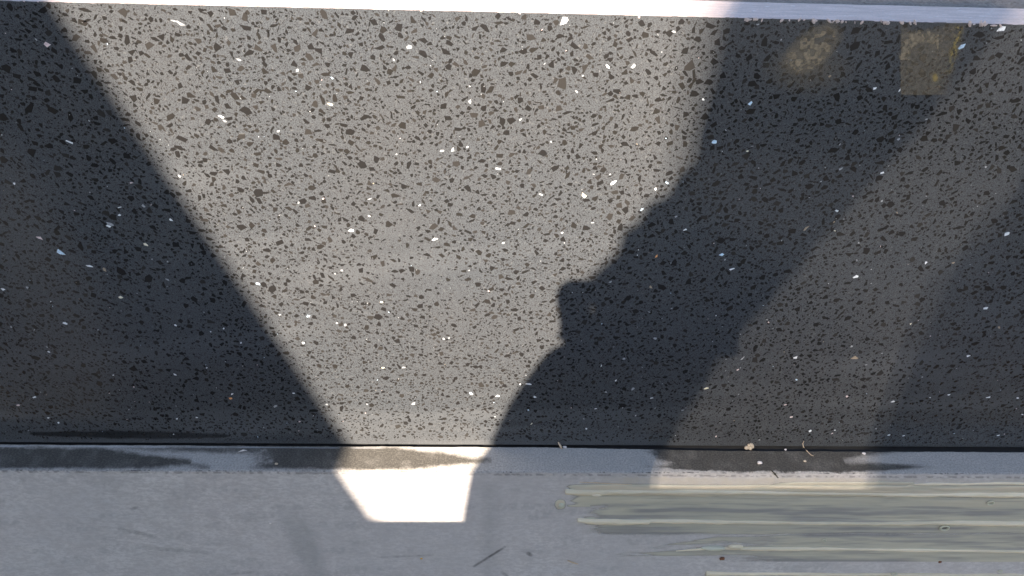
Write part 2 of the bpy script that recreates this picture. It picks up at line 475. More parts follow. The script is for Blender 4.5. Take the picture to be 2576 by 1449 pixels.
FLAKES = [  # photograph position, length and tint of each bright fleck one can pick out
 (1419,53,30,'w',28),(830,262,18,'c',-10),(557,294,20,'w',-20),(565,305,12,'g',-30),(835,196,10,'b',-60),(1182,256,14,'g',70),(1112,379,16,'g',10),
 (1138,378,20,'g',70),(1176,370,8,'w',50),(1528,167,16,'w',-40),(1253,425,18,'w',0),(1094,602,20,'w',15),(884,580,18,'w',0),(1266,611,10,'w',20),
 (1469,492,24,'c',-50),(1543,460,22,'w',40),(1678,460,14,'b',-30),(1361,489,16,'g',-20),(1593,167,18,'g',60),(1615,527,14,'b',65),(1888,259,18,'b',60),
 (1797,357,22,'b',-5),(2219,435,18,'w',30),(1723,578,12,'w',20),(2027,575,26,'t',50),(1651,645,14,'o',60),(1815,640,26,'b',-5),(1842,676,20,'w',5),
 (1824,653,10,'g',40),(2329,661,14,'w',55),(2154,696,22,'w',25),(1637,722,20,'t',-45),(1647,851,16,'g',-20),(1536,709,14,'g',20),(2533,588,22,'w',25),
 (2419,118,24,'b',55),(2521,71,28,'w',25),(2201,222,18,'w',15),(2263,227,10,'w',80),(2480,775,22,'w',15),(2436,895,15,'w',20),(2002,899,20,'w',60),
 (2147,901,32,'t',15),(2004,955,10,'b',-15),(1776,977,20,'c',20),(2247,1010,20,'w',15),(2387,993,15,'w',30),(2485,999,18,'w',5),(2273,1096,12,'w',20),
 (1253,996,20,'w',25),(1186,992,15,'g',10),(1015,924,16,'g',10),(776,794,18,'b',10),(648,713,18,'b',-25),(1040,1015,20,'g',25),(964,925,12,'c',0),
 (1475,1078,14,'w',70),(1330,966,22,'w',-10),(1345,998,14,'w',10),(1337,1066,12,'c',60),(1525,986,14,'g',20),(1592,978,16,'g',70),
 (1549,957,10,'w',70),(1640,1001,14,'w',15),(1499,1028,12,'w',0),(1570,902,14,'g',10),(2398,661,12,'t',20),(1868,901,18,'g',50),
 (121,112,22,'k',-15),(175,358,20,'w',-30),(275,569,18,'w',-25),(278,564,24,'g',-30),(100,598,20,'k',-30),(153,635,28,'b',-40),(366,615,20,'c',-35),
 (225,669,22,'w',-15),(263,678,18,'t',-70),(303,748,16,'c',-20),(421,704,22,'g',-50),(362,518,20,'g',-10),(163,813,20,'w',-30),(8,728,18,'w',-20),
 (36,462,12,'w',20),(584,991,12,'w',30),(580,1002,16,'o',0),(87,999,14,'w',20),(46,1019,14,'k',0),(122,1051,10,'w',0),(147,1063,12,'w',0),
 (440,942,11,'w',-30),(495,1050,10,'w',0),(692,1022,18,'g',30),(739,989,12,'w',0),(754,1060,12,'k',15),(446,1053,13,'w',25),(441,818,12,'w',-25),
 (430,553,14,'w',-30),(300,541,12,'w',30),(520,925,8,'w',10),(530,834,8,'w',-20),(123,885,10,'w',-30),(285,943,8,'w',0),(606,862,10,'w',60),
 (2560,1001,14,'w',0),(2511,1095,12,'w',30),(2236,1094,10,'w',20),(2010,1165,0,'w',0),(2093,1090,12,'k',10),(2100,1082,10,'w',20),(2038,1084,14,'w',50),
 (1856,930,14,'k',30),(1990,1049,16,'k',20),(2513,824,15,'t',-60),(2589,100,14,'w',0),(1975,1018,12,'k',40),(2340,1000,8,'w',0),(2290,815,12,'c',50),
 (2100,580,8,'c',20),(1880,380,10,'c',0),(2260,350,10,'g',40),(2115,425,14,'g',30),(2480,420,12,'g',-25),(2330,300,9,'g',20),(1990,150,12,'g',70),(1965,100,10,'g',20),
 (1700,545,10,'g',20),(990,150,12,'g',-50),(455,60,26,'g',-30),(437,52,16,'g',-20),(1030,118,18,'g',20),(600,150,14,'g',-20),(930,500,14,'g',20),(700,330,12,'g',40),
 (1310,300,12,'g',30),(1450,230,12,'g',-40),(1370,160,10,'g',20),(860,680,12,'g',-10),(1490,560,12,'g',10),(1180,680,10,'g',30),(960,760,12,'c',-20),(1130,850,12,'g',20),
]
FLAKES = [f for f in FLAKES if f[2] > 0 and f[0] < 2576]
FLAKE_SPOTS = []
for (px, py, s, c, a) in FLAKES:
    p = at(px, py, 1, 0); FLAKE_SPOTS.append((p[0], p[2], s * 0.00025 * 0.4))

def build_flakes():
    def flake(x, z, s, el, a, m, tilt):
        o = shard(int(RNG.integers(4, 7)), el) * s
        ca, sa = math.cos(a), math.sin(a); k = len(o); V = []
        for p in o:
            u, v = p[0] * ca - p[1] * sa, p[0] * sa + p[1] * ca
            V.append((u, -0.00016 - tilt * (v + s * 0.3), v))
        V += [(v[0] * 1.03, 0.0002, v[2] * 1.03) for v in V[:k]]
        Fs = [list(range(k))] + [[j, j + k, (j + 1) % k + k, (j + 1) % k] for j in range(k)]
        return V, Fs
    for (px, py, s, c, a) in FLAKES:
        p = at(px, py, 1, 0); sc = 0.00021
        V, Fs = flake(0, 0, s * sc, RNG.uniform(1.3, 2.2), math.radians(a), None, 0.0)
        me = bpy.data.meshes.new("bright_flake"); me.from_pydata(V, [], Fs)
        bm = bmesh.new(); bm.from_mesh(me); bmesh.ops.recalc_face_normals(bm, faces=bm.faces[:]); bm.to_mesh(me); bm.free()
        o = link("bright_flake", me, M_FLAKE[c]); o.parent = slab; o.matrix_parent_inverse = Matrix.Translation((0, 0, -0.002))
        o.location = (p[0], 0, p[2])
    V, Fc, mi = [], [], []
    mats = [M_FLAKE[k] for k in "wgbtk"]
    for i in range(600):
        x, z = RNG.uniform(-0.42, 0.44), RNG.uniform(0.0065, H - 0.002)
        s = RNG.choice([0.0007, 0.0011, 0.0018, 0.0026], p=[0.5, 0.3, 0.15, 0.05])
        v, f = flake(0, 0, s, RNG.choice([1.3, 2.0, 5.0], p=[0.45, 0.35, 0.2]), RNG.normal(0.2, 0.9), None, 0.0)
        b = len(V); V += [(q[0] + x, q[1] + 0.00002, q[2] + z) for q in v]
        Fc += [[j + b for j in ff] for ff in f]; mi += [int(RNG.choice(5, p=[0.12, 0.58, 0.08, 0.06, 0.16]))] * len(f)
    me = bpy.data.meshes.new("fine_flakes"); me.from_pydata(V, [], Fc)
    for m in mats: me.materials.append(m)
    me.polygons.foreach_set("material_index", mi)
    tag(link("fine_flakes", me, None, slab), kind="stuff")
build_flakes()
build_chips()

# ---- dried adhesive smears on the face, top right -------------------------------
def build_residue():
    def film(name, px0, px1, py0, py1, fn, label):
        a = at(px0, py1, 1, 0); b = at(px1, py0, 1, 0)
        n, m = 180, 180
        U, V = np.meshgrid(np.linspace(0, 1, n), np.linspace(0, 1, m), indexing='ij')
        X = a[0] + (b[0] - a[0]) * U; Z = a[2] + (b[2] - a[2]) * V
        P = np.stack([X - CAM[0], np.zeros_like(X) - CAM[1], Z - CAM[2]], -1) @ R3
        PX = CX + F * P[..., 0] / P[..., 2]; PY = CY + F * P[..., 1] / P[..., 2]
        al, gold = fn(PX, PY)
        Y = -0.00028 - 0.00012 * al
        me = grid_mesh(name, np.stack([X, Y, Z], -1), {"alpha": al, "gold": gold}, keep=(al[:-1, :-1] > 0.01))
        o = link(name, me, M_RES, slab); tag(o, label)
    def s1(x, y):
        # slanted oval: from (1985,165) up to (2120,65)
        cx, cy = 2045, 120; a = math.radians(-38)
        u = ((x - cx) * math.cos(a) + (y - cy) * math.sin(a)) / 92; v = (-(x - cx) * math.sin(a) + (y - cy) * math.cos(a)) / 46
        d = np.sqrt(u * u + v * v) + 0.25 * (fbm(x / 30, y / 30, 7) - 0.5)
        body = 1 - sstep(0.75, 1.12, d)
        body = body * (x < 2124)
        low = 0.35 * (1 - sstep(0.3, 1.3, np.hypot((x - 2030) / 110, (y - 175) / 60)))
        bits = sstep(0.52, 0.60, fbm(x / 9, y / 9, 17, 1)) * (1 - sstep(0.5, 0.95, d))
        return np.clip(0.36 * body + low * 0.6 + 0.40 * bits * body, 0, 0.9), 0 * x
    def s2(x, y):
        # rectangular lower part, arched crumbly top, golden right rim
        left = sstep(2262, 2268, x + 4 * (fbm(y / 12, y * 0, 3) - 0.5)); bot = 1 - sstep(237, 240, y)
        right = 1 - sstep(2365, 2420, x + (y - 150) * 0.25); top = sstep(70, 96, y + np.abs(x - 2320) * 0.32)
        body = left * bot * right * top
        arch = np.abs(np.hypot((x - 2325) / 62, (y - 150) / 72) - 0.85)
        band = (1 - sstep(0.08, 0.30, arch)) * (y < 150) * (x < 2360)
        bits = sstep(0.48, 0.58, fbm(x / 8, y / 8, 27, 1)) * band
        gold = np.exp(-((x - (2415 - (y - 60) * 0.22)) / 10) ** 2) * sstep(62, 70, y) * (1 - sstep(130, 215, y)) * sstep(0.35, 0.6, fbm(x / 5, y / 9, 33))
        gold = gold + np.exp(-((x - 2352) / 7) ** 2 - ((y - 195) / 10) ** 2)
        return np.clip(0.38 * body + 0.45 * bits + 0.22 * band + 0.50 * gold, 0, 0.9), np.clip(gold * 1.4, 0, 1)
    film("adhesive_smear", 1890, 2190, 44, 270, s1, "slanted oval brown adhesive smear")
    film("adhesive_smear", 2200, 2490, 52, 250, s2, "squared brown adhesive smear with a golden right rim")
build_residue()

# ------------------------------------------------------------------ lower board: ledge, face, adhesive
board = empty("cement_board", (0, -W / 2, -0.5))
tag(board, "pale grey board below the slab with damp ledge and combed cream adhesive on its face", "board")
LX0, LX1 = at(0, 1150, 2, 0)[0], at(2576, 1165, 2, 0)[0]
def l2u(x): return (x - LX0) / (LX1 - LX0) * 2576.0           # along the ledge in photograph pixels

def build_ledge():
    nx, ny = 1800, 50
    x = np.linspace(-0.55, 0.58, nx)
    X, V = np.meshgrid(x, np.concatenate([np.linspace(-1.15, -0.14, 6), np.linspace(-0.12, 0.24, 34), np.linspace(0.26, 0.88, 32), np.linspace(0.895, 1, 14)]), indexing='ij')   # v = 0 under the slab's face, 1 at the front
    ragf = 0.0011 * (fbm(X * 420, X * 0 + 1.7, 61, 3) - 0.5)
    Y = -W * V + np.where(V > 0.9, ragf * (V - 0.9) * 10, 0)
    Z = 0.0002 * (fbm(X * 300, Y * 300, 65) - 0.5) - 0.0008 * sstep(0.93, 1.0, V) * (0.4 + 1.2 * fbm(X * 500, X * 0, 66, 2))
    Z = np.minimum(Z, 0.0005)
    U = l2u(X)
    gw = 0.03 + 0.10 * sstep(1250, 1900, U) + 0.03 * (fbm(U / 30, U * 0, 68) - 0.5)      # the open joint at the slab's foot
    Z = Z - 0.0045 * (1 - sstep(gw * 0.75, gw * 1.05, V))
    wob = (fbm(U / 40, V * 5, 71) - 0.5)
    w2 = (fbm(U / 9, V * 7, 73) - 0.5)
    w3 = fbm(U / 4, V * 14, 74, 3) - 0.5
    Vn = V + 0.14 * wob + 0.07 * w2 + 0.06 * w3
    def band(u0, top0, bot0, u1, top1, bot1, e=0.11):
        t = np.clip((U - u0) / (u1 - u0), 0, 1)
        tp = top0 + (top1 - top0) * t; bt = bot0 + (bot1 - bot0) * t
        return sstep(tp - e, tp + e, Vn) * (1 - sstep(bt - e, bt + e, Vn)) * (U >= u0) * (U < u1)
    d1 = np.maximum.reduce([band(-600, 0.06, 0.93, 220, 0.14, 0.93), band(220, 0.14, 0.93, 375, 0.40, 0.93), band(375, 0.40, 0.93, 470, 0.62, 0.80),
                            0.7 * band(440, 0.62, 0.80, 520, 0.80, 0.93)])
    d2 = np.maximum.reduce([0.75 * band(250, 0.14, 0.16, 420, 0.08, 0.28), 0.85 * band(420, 0.08, 0.28, 630, 0.03, 0.32), band(540, 0.02, 0.90, 900, 0.02, 0.93) * sstep(600, 680, U + 70 * np.abs(V - 0.72) + 90 * wob + 40 * w3),
                            band(900, 0.02, 0.93, 1010, 0.12, 0.88), band(1010, 0.12, 0.88, 1210, 0.52, 0.60)])
    tip3 = 2230 + 60 * np.sin(V * 11) + 120 * (fbm(V * 9, V * 0, 79) - 0.5)
    d3 = sstep(1585, 1650, U - 35 * V + 90 * wob + 30 * w3) * (1 - sstep(tip3 - 60, tip3 + 50, U + 60 * wob)) * sstep(-0.02, 0.02, Vn) * (1 - sstep(0.90, 0.97, Vn + 0.10 * (1 - sstep(1600, 1800, U))))
    d3 = d3 * (1 - 0.75 * band(2110, 0.50, 0.60, 2290, 0.44, 0.62)) * (1 - 0.7 * band(2160, 0.30, 0.36, 2300, 0.22, 0.36))
    damp = np.clip(np.maximum.reduce([d1, d2, d3]) * (0.80 + 0.4 * fbm(U / 25, V * 3, 76)), 0, 1)
    rim = 0.35 * (1 - sstep(0.01, 0.03, np.abs(V - 0.10))) * sstep(0.3, 0.6, fbm(U / 60, V, 83)) * (U < 1250)
    mark = np.maximum(sstep(0.54, 0.70, fbm(U / 5, V * 3, 85, 3)) * sstep(0.945, 0.975, V) * (0.15 + 0.75 * sstep(0.4, 0.65, fbm(U / 90, U * 0, 86))), 1 - sstep(gw * 0.8, gw * 1.25, V))  # dark flecks at the front; groove's shade painted in as dark colour
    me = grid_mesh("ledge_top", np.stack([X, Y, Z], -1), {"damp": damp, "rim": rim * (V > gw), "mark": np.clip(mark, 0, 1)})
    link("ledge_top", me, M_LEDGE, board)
    bm = bmesh.new(); add_box(bm, (-0.55, -W + 0.0012, -0.62), (0.58, TH, -0.0085)); from_bm("board_core", bm, M_BOARD, board)
build_ledge()

def face_uv(X, Z):
    """photograph pixel of points on the board's face"""
    P = np.stack([X - CAM[0], np.full_like(X, -W) - CAM[1], Z - CAM[2]], -1) @ R3
    return CX + F * P[..., 0] / P[..., 2], CY + F * P[..., 1] / P[..., 2]

def build_face():
    nx, nz = 1500, 200
    x = np.linspace(-0.55, 0.58, nx)
    T = np.linspace(0, 1, nz)
    X, T = np.meshgrid(x, T, indexing='ij')
    Z = -0.0007 - 0.125 * T
    PX, PY = face_uv(X, Z)
    ragf = 0.0011 * (fbm(X * 420, X * 0 + 1.7, 61, 3) - 0.5)
    Y = -W + ragf * (1 - sstep(0, 0.02, T)) + 0.00035 * (fbm(X * 180, Z * 180, 91) - 0.5)
    Z = Z + np.where(T == 0, 0.0006, 0)
    n1 = fbm(PX / 55, PY / 55, 93); n2 = fbm(PX / 9, PY / 9, 95)
    # darker smudge running down left of the lit patch, and others
    cx = 735 + (PY - 1290) * 0.35
    st = 0.55 * (1 - sstep(12, 52, np.abs(PX - cx - 26 * (fbm(PY / 45, PY * 0, 94) - 0.5)) + 60 * (n1 - 0.5) + 14 * (n2 - 0.5))) * sstep(1255, 1340, PY + 60 * (n1 - 0.5)) * (0.6 + 0.6 * fbm(PX / 18, PY / 18, 96))
    st = np.maximum(st, 0.30 * sstep(0.50, 0.72, fbm(PX / 90 + 4, PY / 22, 97)) * sstep(0.35, 0.65, n2))
    st = np.maximum(st, 0.35 * (1 - sstep(0, 60, np.abs(PX - 1230) + 30 * n1)) * sstep(1190, 1240, PY))
    mk = np.zeros_like(X)
    for a, b, w_, s in [((1192, 1425), (1270, 1376), 3.2, 0.75), ((960, 1402), (1090, 1396), 3, 0.25), ((580, 1445), (640, 1438), 3, .2), ((1262, 1440), (1280, 1452), 4, 0.4),
                        ((300, 1330), (390, 1350), 5, 0.3), ((330, 1280), (345, 1276), 4, 0.35), ((345, 1376), (520, 1390), 5, 0.25), ((1328, 1392), (1336, 1396), 5, 0.7)]:
        d, t = seg_d(PX, PY, a, b); mk = np.maximum(mk, s * (1 - sstep(w_ * 0.4, w_ * 1.3, d)) * (0.5 + n2) * (0.6 + 0.4 * np.sin(t * 3.1)))
    mk = np.maximum(mk, 0.45 * (1 - sstep(1.0, 4, np.abs(PY - (1186 + PX * 0.006)))) * sstep(0.45, 0.6, fbm(PX / 7, PY / 5, 99, 2)))
    edge = 1186 + PX * 0.0055
    sand = sstep(1450, 1600, PX) * (1 - sstep(1218, 1240, PY + 10 * (n1 - .5))) * sstep(edge + 3, edge + 9, PY + 6 * (n2 - 0.5)) * (0.35 + 0.65 * n2) * (1 - 0.5 * sstep(2230, 2330, PX))
    me = grid_mesh("board_face", np.stack([X, Y, Z], -1), {"stain": st, "mark": np.clip(mk, 0, 1), "sand": np.clip(sand, 0, 1)})
    link("board_face", me, M_BOARD, board, True)
build_face()

BEADS = [  # centre line in photograph pixels and half width (px): the ridges left by a notched trowel
 ([(1421, 1236), (1480, 1238), (1560, 1236), (1700, 1236), (1850, 1236), (2000, 1240), (2150, 1241), (2300, 1243), (2450, 1243), (2680, 1244)], [7, 9, 8, 7, 7, 6, 6, 6, 7, 7], 0.0022),
 ([(1452, 1307), (1500, 1311), (1560, 1312), (1630, 1311), (1636, 1309), (1800, 1312), (2000, 1315), (2200, 1315), (2400, 1314), (2680, 1318)], [5, 9, 10, 9, 6, 6, 6, 6, 7, 7], 0.0022),
 ([(1700, 1385), (1800, 1378), (1900, 1379), (2050, 1380), (2200, 1381), (2400, 1384), (2680, 1387)], [2, 4, 5, 5, 5, 5, 6], 0.0018),
 ([(1775, 1441), (1850, 1442), (2000, 1443), (2200, 1444), (2400, 1446), (2680, 1448)], [8, 6, 5, 5, 6, 6], 0.002),
 ([(2262, 1226), (2300, 1219), (2350, 1217), (2420, 1218), (2500, 1215), (2680, 1216)], [1, 3, 4, 3, 4, 4], 0.0012),
]
def build_adhesive():
    # ridges
    for pts, hw, hgt in BEADS:
        P = [at(x, y, 1, -W) for x, y in pts]
        n = 260; k = 9
        t = np.linspace(0, len(pts) - 1, n); i = np.clip(t.astype(int), 0, len(pts) - 2); f = t - i; f = f * f * (3 - 2 * f) * 0.5 + f * 0.5
        P = np.array(P); hw = np.array(hw, float) * 0.00026
        cx = P[i, 0] * (1 - f) + P[i + 1, 0] * f; cz = P[i, 2] * (1 - f) + P[i + 1, 2] * f
        w_ = hw[i] * (1 - f) + hw[i + 1] * f
        w_ = w_ * (0.45 + 1.1 * fbm(cx * 38, cx * 0 + hgt * 1e4, 101, 3)); w_[0] *= 0.15
        cz = cz + 0.0011 * (fbm(cx * 26, cx * 0 + hgt * 1e4, 103) - 0.5)
        G = np.zeros((n, k, 3))
        for j in range(k):
            a = math.pi * j / (k - 1)
            G[:, j, 0] = cx; G[:, j, 2] = cz + w_ * math.cos(a) * 1.1
            G[:, j, 1] = -W - 0.0001 - np.minimum(w_ * 1.1, hgt) * math.sin(a) ** 0.8 * (0.8 + 0.4 * fbm(cx * 200, cx * 0 + j, 105))
        link("adhesive_bead", grid_mesh("adhesive_bead", G), M_BEAD, board, True)
    # the smeared film between them
    nx, nz = 900, 230
    x = np.linspace(at(1380, 1300, 1, -W)[0], 0.50, nx); z = np.linspace(at(1500, 1208, 1, -W)[2], -0.10, nz)
    X, Z = np.meshgrid(x, z, indexing='ij'); PX, PY = face_uv(X, Z)
    def blob(cx, cy, rx, ry): return 1 - sstep(0.6, 1.1, np.hypot((PX - cx) / rx, (PY - cy) / ry) + 0.3 * (fbm(PX / 20, PY / 10, 111) - 0.5))
    def lane(y, half, x0, soft=40, slope=0.004): 
        yy = y + (PX - 1900) * slope + 5 * (fbm(PX / 160, PX * 0 + y, 113) - 0.5)
        return (1 - sstep(half * 0.55, half * 1.1, np.abs(PY - yy))) * sstep(x0, x0 + soft, PX + 30 * (fbm(PY / 6, PX / 60, 115) - 0.5))
    streak = fbm(PX / 230 + PY / 90, PY / 13, 117, 4); streak2 = fbm(PX / 80, PY / 6, 119, 3)
    th = np.zeros_like(X)
    for v, g in [(lane(1262, 17, 1425), 0.55), (lane(1235, 17, 1420) * (0.7 + 0.5 * streak2), 0.95), (lane(1288, 13, 1470), 0.42), (lane(1310, 13, 1450), 0.6), (lane(1336, 10, 1480), 0.42),
                 (lane(1352, 14, 1760, 300), 0.40), (lane(1372, 14, 1850, 120), 0.5), (lane(1402, 22, 1930, 250), 0.38), (lane(1428, 16, 1900, 200), 0.5), (lane(1446, 12, 1760), 0.55), (lane(1470, 20, 1760), 0.5)]:
        th = np.maximum(th, v * g)
    # the tapering tongue of the third ridge
    tt = np.clip((PX - 1545) / 260, 0, 1)
    ymid = 1397 - 30 * tt ** 0.8; hh = 2 + 24 * tt ** 0.8
    tong = (1 - sstep(0.7, 1.05, np.abs(PY - ymid - 0.25 * hh) / hh)) * (PX > 1545) * (1 - sstep(1900, 2050, PX))
    th = np.maximum(th, tong * (0.36 + 0.3 * sstep(0.75, 0.95, np.abs(PY - ymid - 0.25 * hh) / hh)))
    gaps = sstep(0.44, 0.68, streak) * sstep(1440, 1560, PX) * sstep(1246, 1262, PY)
    th = th * (1 - 0.90 * gaps) * (0.70 + 0.6 * streak2)
    th = np.maximum(th, 0.42 * sstep(2280, 2300, PX) * (1 - sstep(9, 13, np.abs(PY - 1231))))
    th = np.maximum(th, 0.75 * blob(1410, 1268, 15, 14)); th = np.maximum(th, 0.5 * lane(1274, 3, 1425, 10) * (PX < 1485))
    # scraped light rim above the first ridge
    th = np.maximum(th, 0.7 * (1 - sstep(2, 5, np.abs(PY - (1216 + 6 * (fbm(PX / 90, PX * 0, 121) - 0.5))))) * sstep(1900, 2000, PX + 200 * (streak - 0.5)) * (PX < 2300))
    # everything between the ridges keeps a thin skin; clear streaks in it look dark
    body = np.maximum(sstep(1455, 1540, PX + 50 * (streak2 - 0.5)) * sstep(1244, 1256, PY) * (1 - sstep(1336, 1350, PY + 8 * (streak2 - 0.5))),
                      sstep(1760, 1990, PX + 120 * (streak - 0.5) - 0.8 * (1400 - PY)) * sstep(1336, 1350, PY))
    th = np.maximum(th, 0.42 * body * (0.75 + 0.5 * streak2))
    dark = np.clip(sstep(0.50, 0.70, fbm(PX / 260 + 3, PY / 10, 123, 4)) + 0.6 * sstep(0.58, 0.75, fbm(PX / 120, PY / 6, 125, 3)), 0, 1) * body
    dark = 0.7 * dark
    for yy, hw, x0, x1 in [(1283, 6, 1560, 2040), (1290, 5, 1900, 2330), (1345, 7, 1980, 2330), (1342, 4, 1460, 1800), (1290, 7, 2380, 2600), (1410, 6, 1850, 2350), (1420, 7, 2150, 2420), (1328, 4, 2060, 2500)]:
        dark = np.maximum(dark, 0.8 * (1 - sstep(0.4, 1.3, np.abs(PY - yy - 6 * (fbm(PX / 90, PX * 0 + yy, 127) - 0.5)) / hw)) * sstep(x0, x0 + 60, PX) * (1 - sstep(x1 - 90, x1, PX)))
    hgt = 0.00012 + 0.0007 * np.clip(th, 0, 1) ** 1.5 + 0.00012 * (streak2 - 0.5)
    me = grid_mesh("adhesive_film", np.stack([X, -W - hgt, Z], -1), {"thick": np.clip(th, 0, 1), "dark": dark}, keep=th[:-1, :-1] > 0.004)
    link("adhesive_film", me, M_GFILM, board, True)
    # lumps and trapped bubbles
    def lump(px, py, rx, ry, h, m=M_BLOB, name="adhesive_lump"):
        p = at(px, py, 1, -W); bm = bmesh.new()
        bmesh.ops.create_icosphere(bm, subdivisions=3, radius=1.0)
        for v in bm.verts:
            k = 1 + 0.25 * (float(fbm(v.co.x * 2 + px, v.co.z * 2 + py, 131)) - 0.5)
            v.co = Vector((v.co.x * rx * 0.00026 * k, v.co.y * h, v.co.z * ry * 0.00026 * k)) + Vector((p[0], -W - 0.0006, p[2]))
        return from_bm(name, bm, m, board, True)
    lump(1795, 1377, 36, 8, 0.0022); lump(1850, 1373, 22, 9, 0.0018, M_BEAD); lump(1412, 1270, 9, 10, 0.0014); lump(1500, 1240, 20, 5, 0.0026, M_BEAD)
    def bubble(px, py, r):
        p = at(px, py, 1, -W); bm = bmesh.new(); n, k = 20, 8; R, q = r * 0.00022, r * 0.00006
        vs = [[bm.verts.new((p[0] + (R + q * math.cos(b)) * math.cos(a) * 1.3, -W - 0.0013 - q * math.sin(b), p[2] + (R + q * math.cos(b)) * math.sin(a)))
               for b in np.linspace(0, 2 * math.pi, k, endpoint=False)] for a in np.linspace(0, 2 * math.pi, n, endpoint=False)]
        for i in range(n):
            for j in range(k): bm.faces.new([vs[i][j], vs[(i + 1) % n][j], vs[(i + 1) % n][(j + 1) % k], vs[i][(j + 1) % k]])
        from_bm("bubble_rim", bm, M_BLOB, board, True)
    for b in [(2374, 1325, 11), (2072, 1356, 5), (2248, 1440, 7), (2514, 1434, 6), (1512, 1309, 3), (1522, 1309, 3), (2490, 1262, 8)]: bubble(*b)
build_adhesive()

# ------------------------------------------------------------------ loose bits lying on the ledge and the board
M_TAN = simple("dry_mortar", (0.52, 0.43, 0.32), 0.9, 0.2, 0.35, 900)
M_STRAW = simple("dry_straw", (0.62, 0.48, 0.33), 0.7, 0.3, 0.3, 400)
M_TWIG = simple("dark_bark", (0.06, 0.055, 0.045), 0.8, 0.2, 0.3, 500)
M_RUST = simple("rusty_grit", (0.20, 0.09, 0.05), 0.9, 0.2, 0.3, 900)
M_YEL = simple("yellow_grit", (0.65, 0.40, 0.10), 0.8, 0.2, 0.2, 900)
M_PINKW = simple("pale_stone_grit", (0.72, 0.66, 0.62), 0.8, 0.3, 0.2, 900)

def crumb(bm, p, r, seed, sq=(1, 1, 1)):
    r0 = bmesh.ops.create_icosphere(bm, subdivisions=2, radius=1.0)
    for v in r0["verts"]:
        k = 0.65 + 0.75 * float(fbm(v.co.x * 1.7 + seed, v.co.y * 1.7 + v.co.z * 2.3, 141, 3))
        v.co = Vector((v.co.x * r * sq[0] * k + p[0], v.co.y * r * sq[1] * k + p[1], v.co.z * r * sq[2] * k + p[2]))

def stick(bm, pts, r):
    prev = None
    for i, p in enumerate(pts):
        t = (Vector(pts[min(i + 1, len(pts) - 1)]) - Vector(pts[max(i - 1, 0)])).normalized()
        a = t.orthogonal().normalized(); b = t.cross(a); rr = r * (1 - 0.5 * abs(2 * i / (len(pts) - 1) - 1))
        ring = [bm.verts.new(Vector(p) + (a * math.cos(k * math.pi / 3) + b * math.sin(k * math.pi / 3)) * rr) for k in range(6)]
        if prev:
            for k in range(6): bm.faces.new([prev[k], prev[(k + 1) % 6], ring[(k + 1) % 6], ring[k]])
        else: bm.faces.new(ring)
        prev = ring
    bm.faces.new(prev)

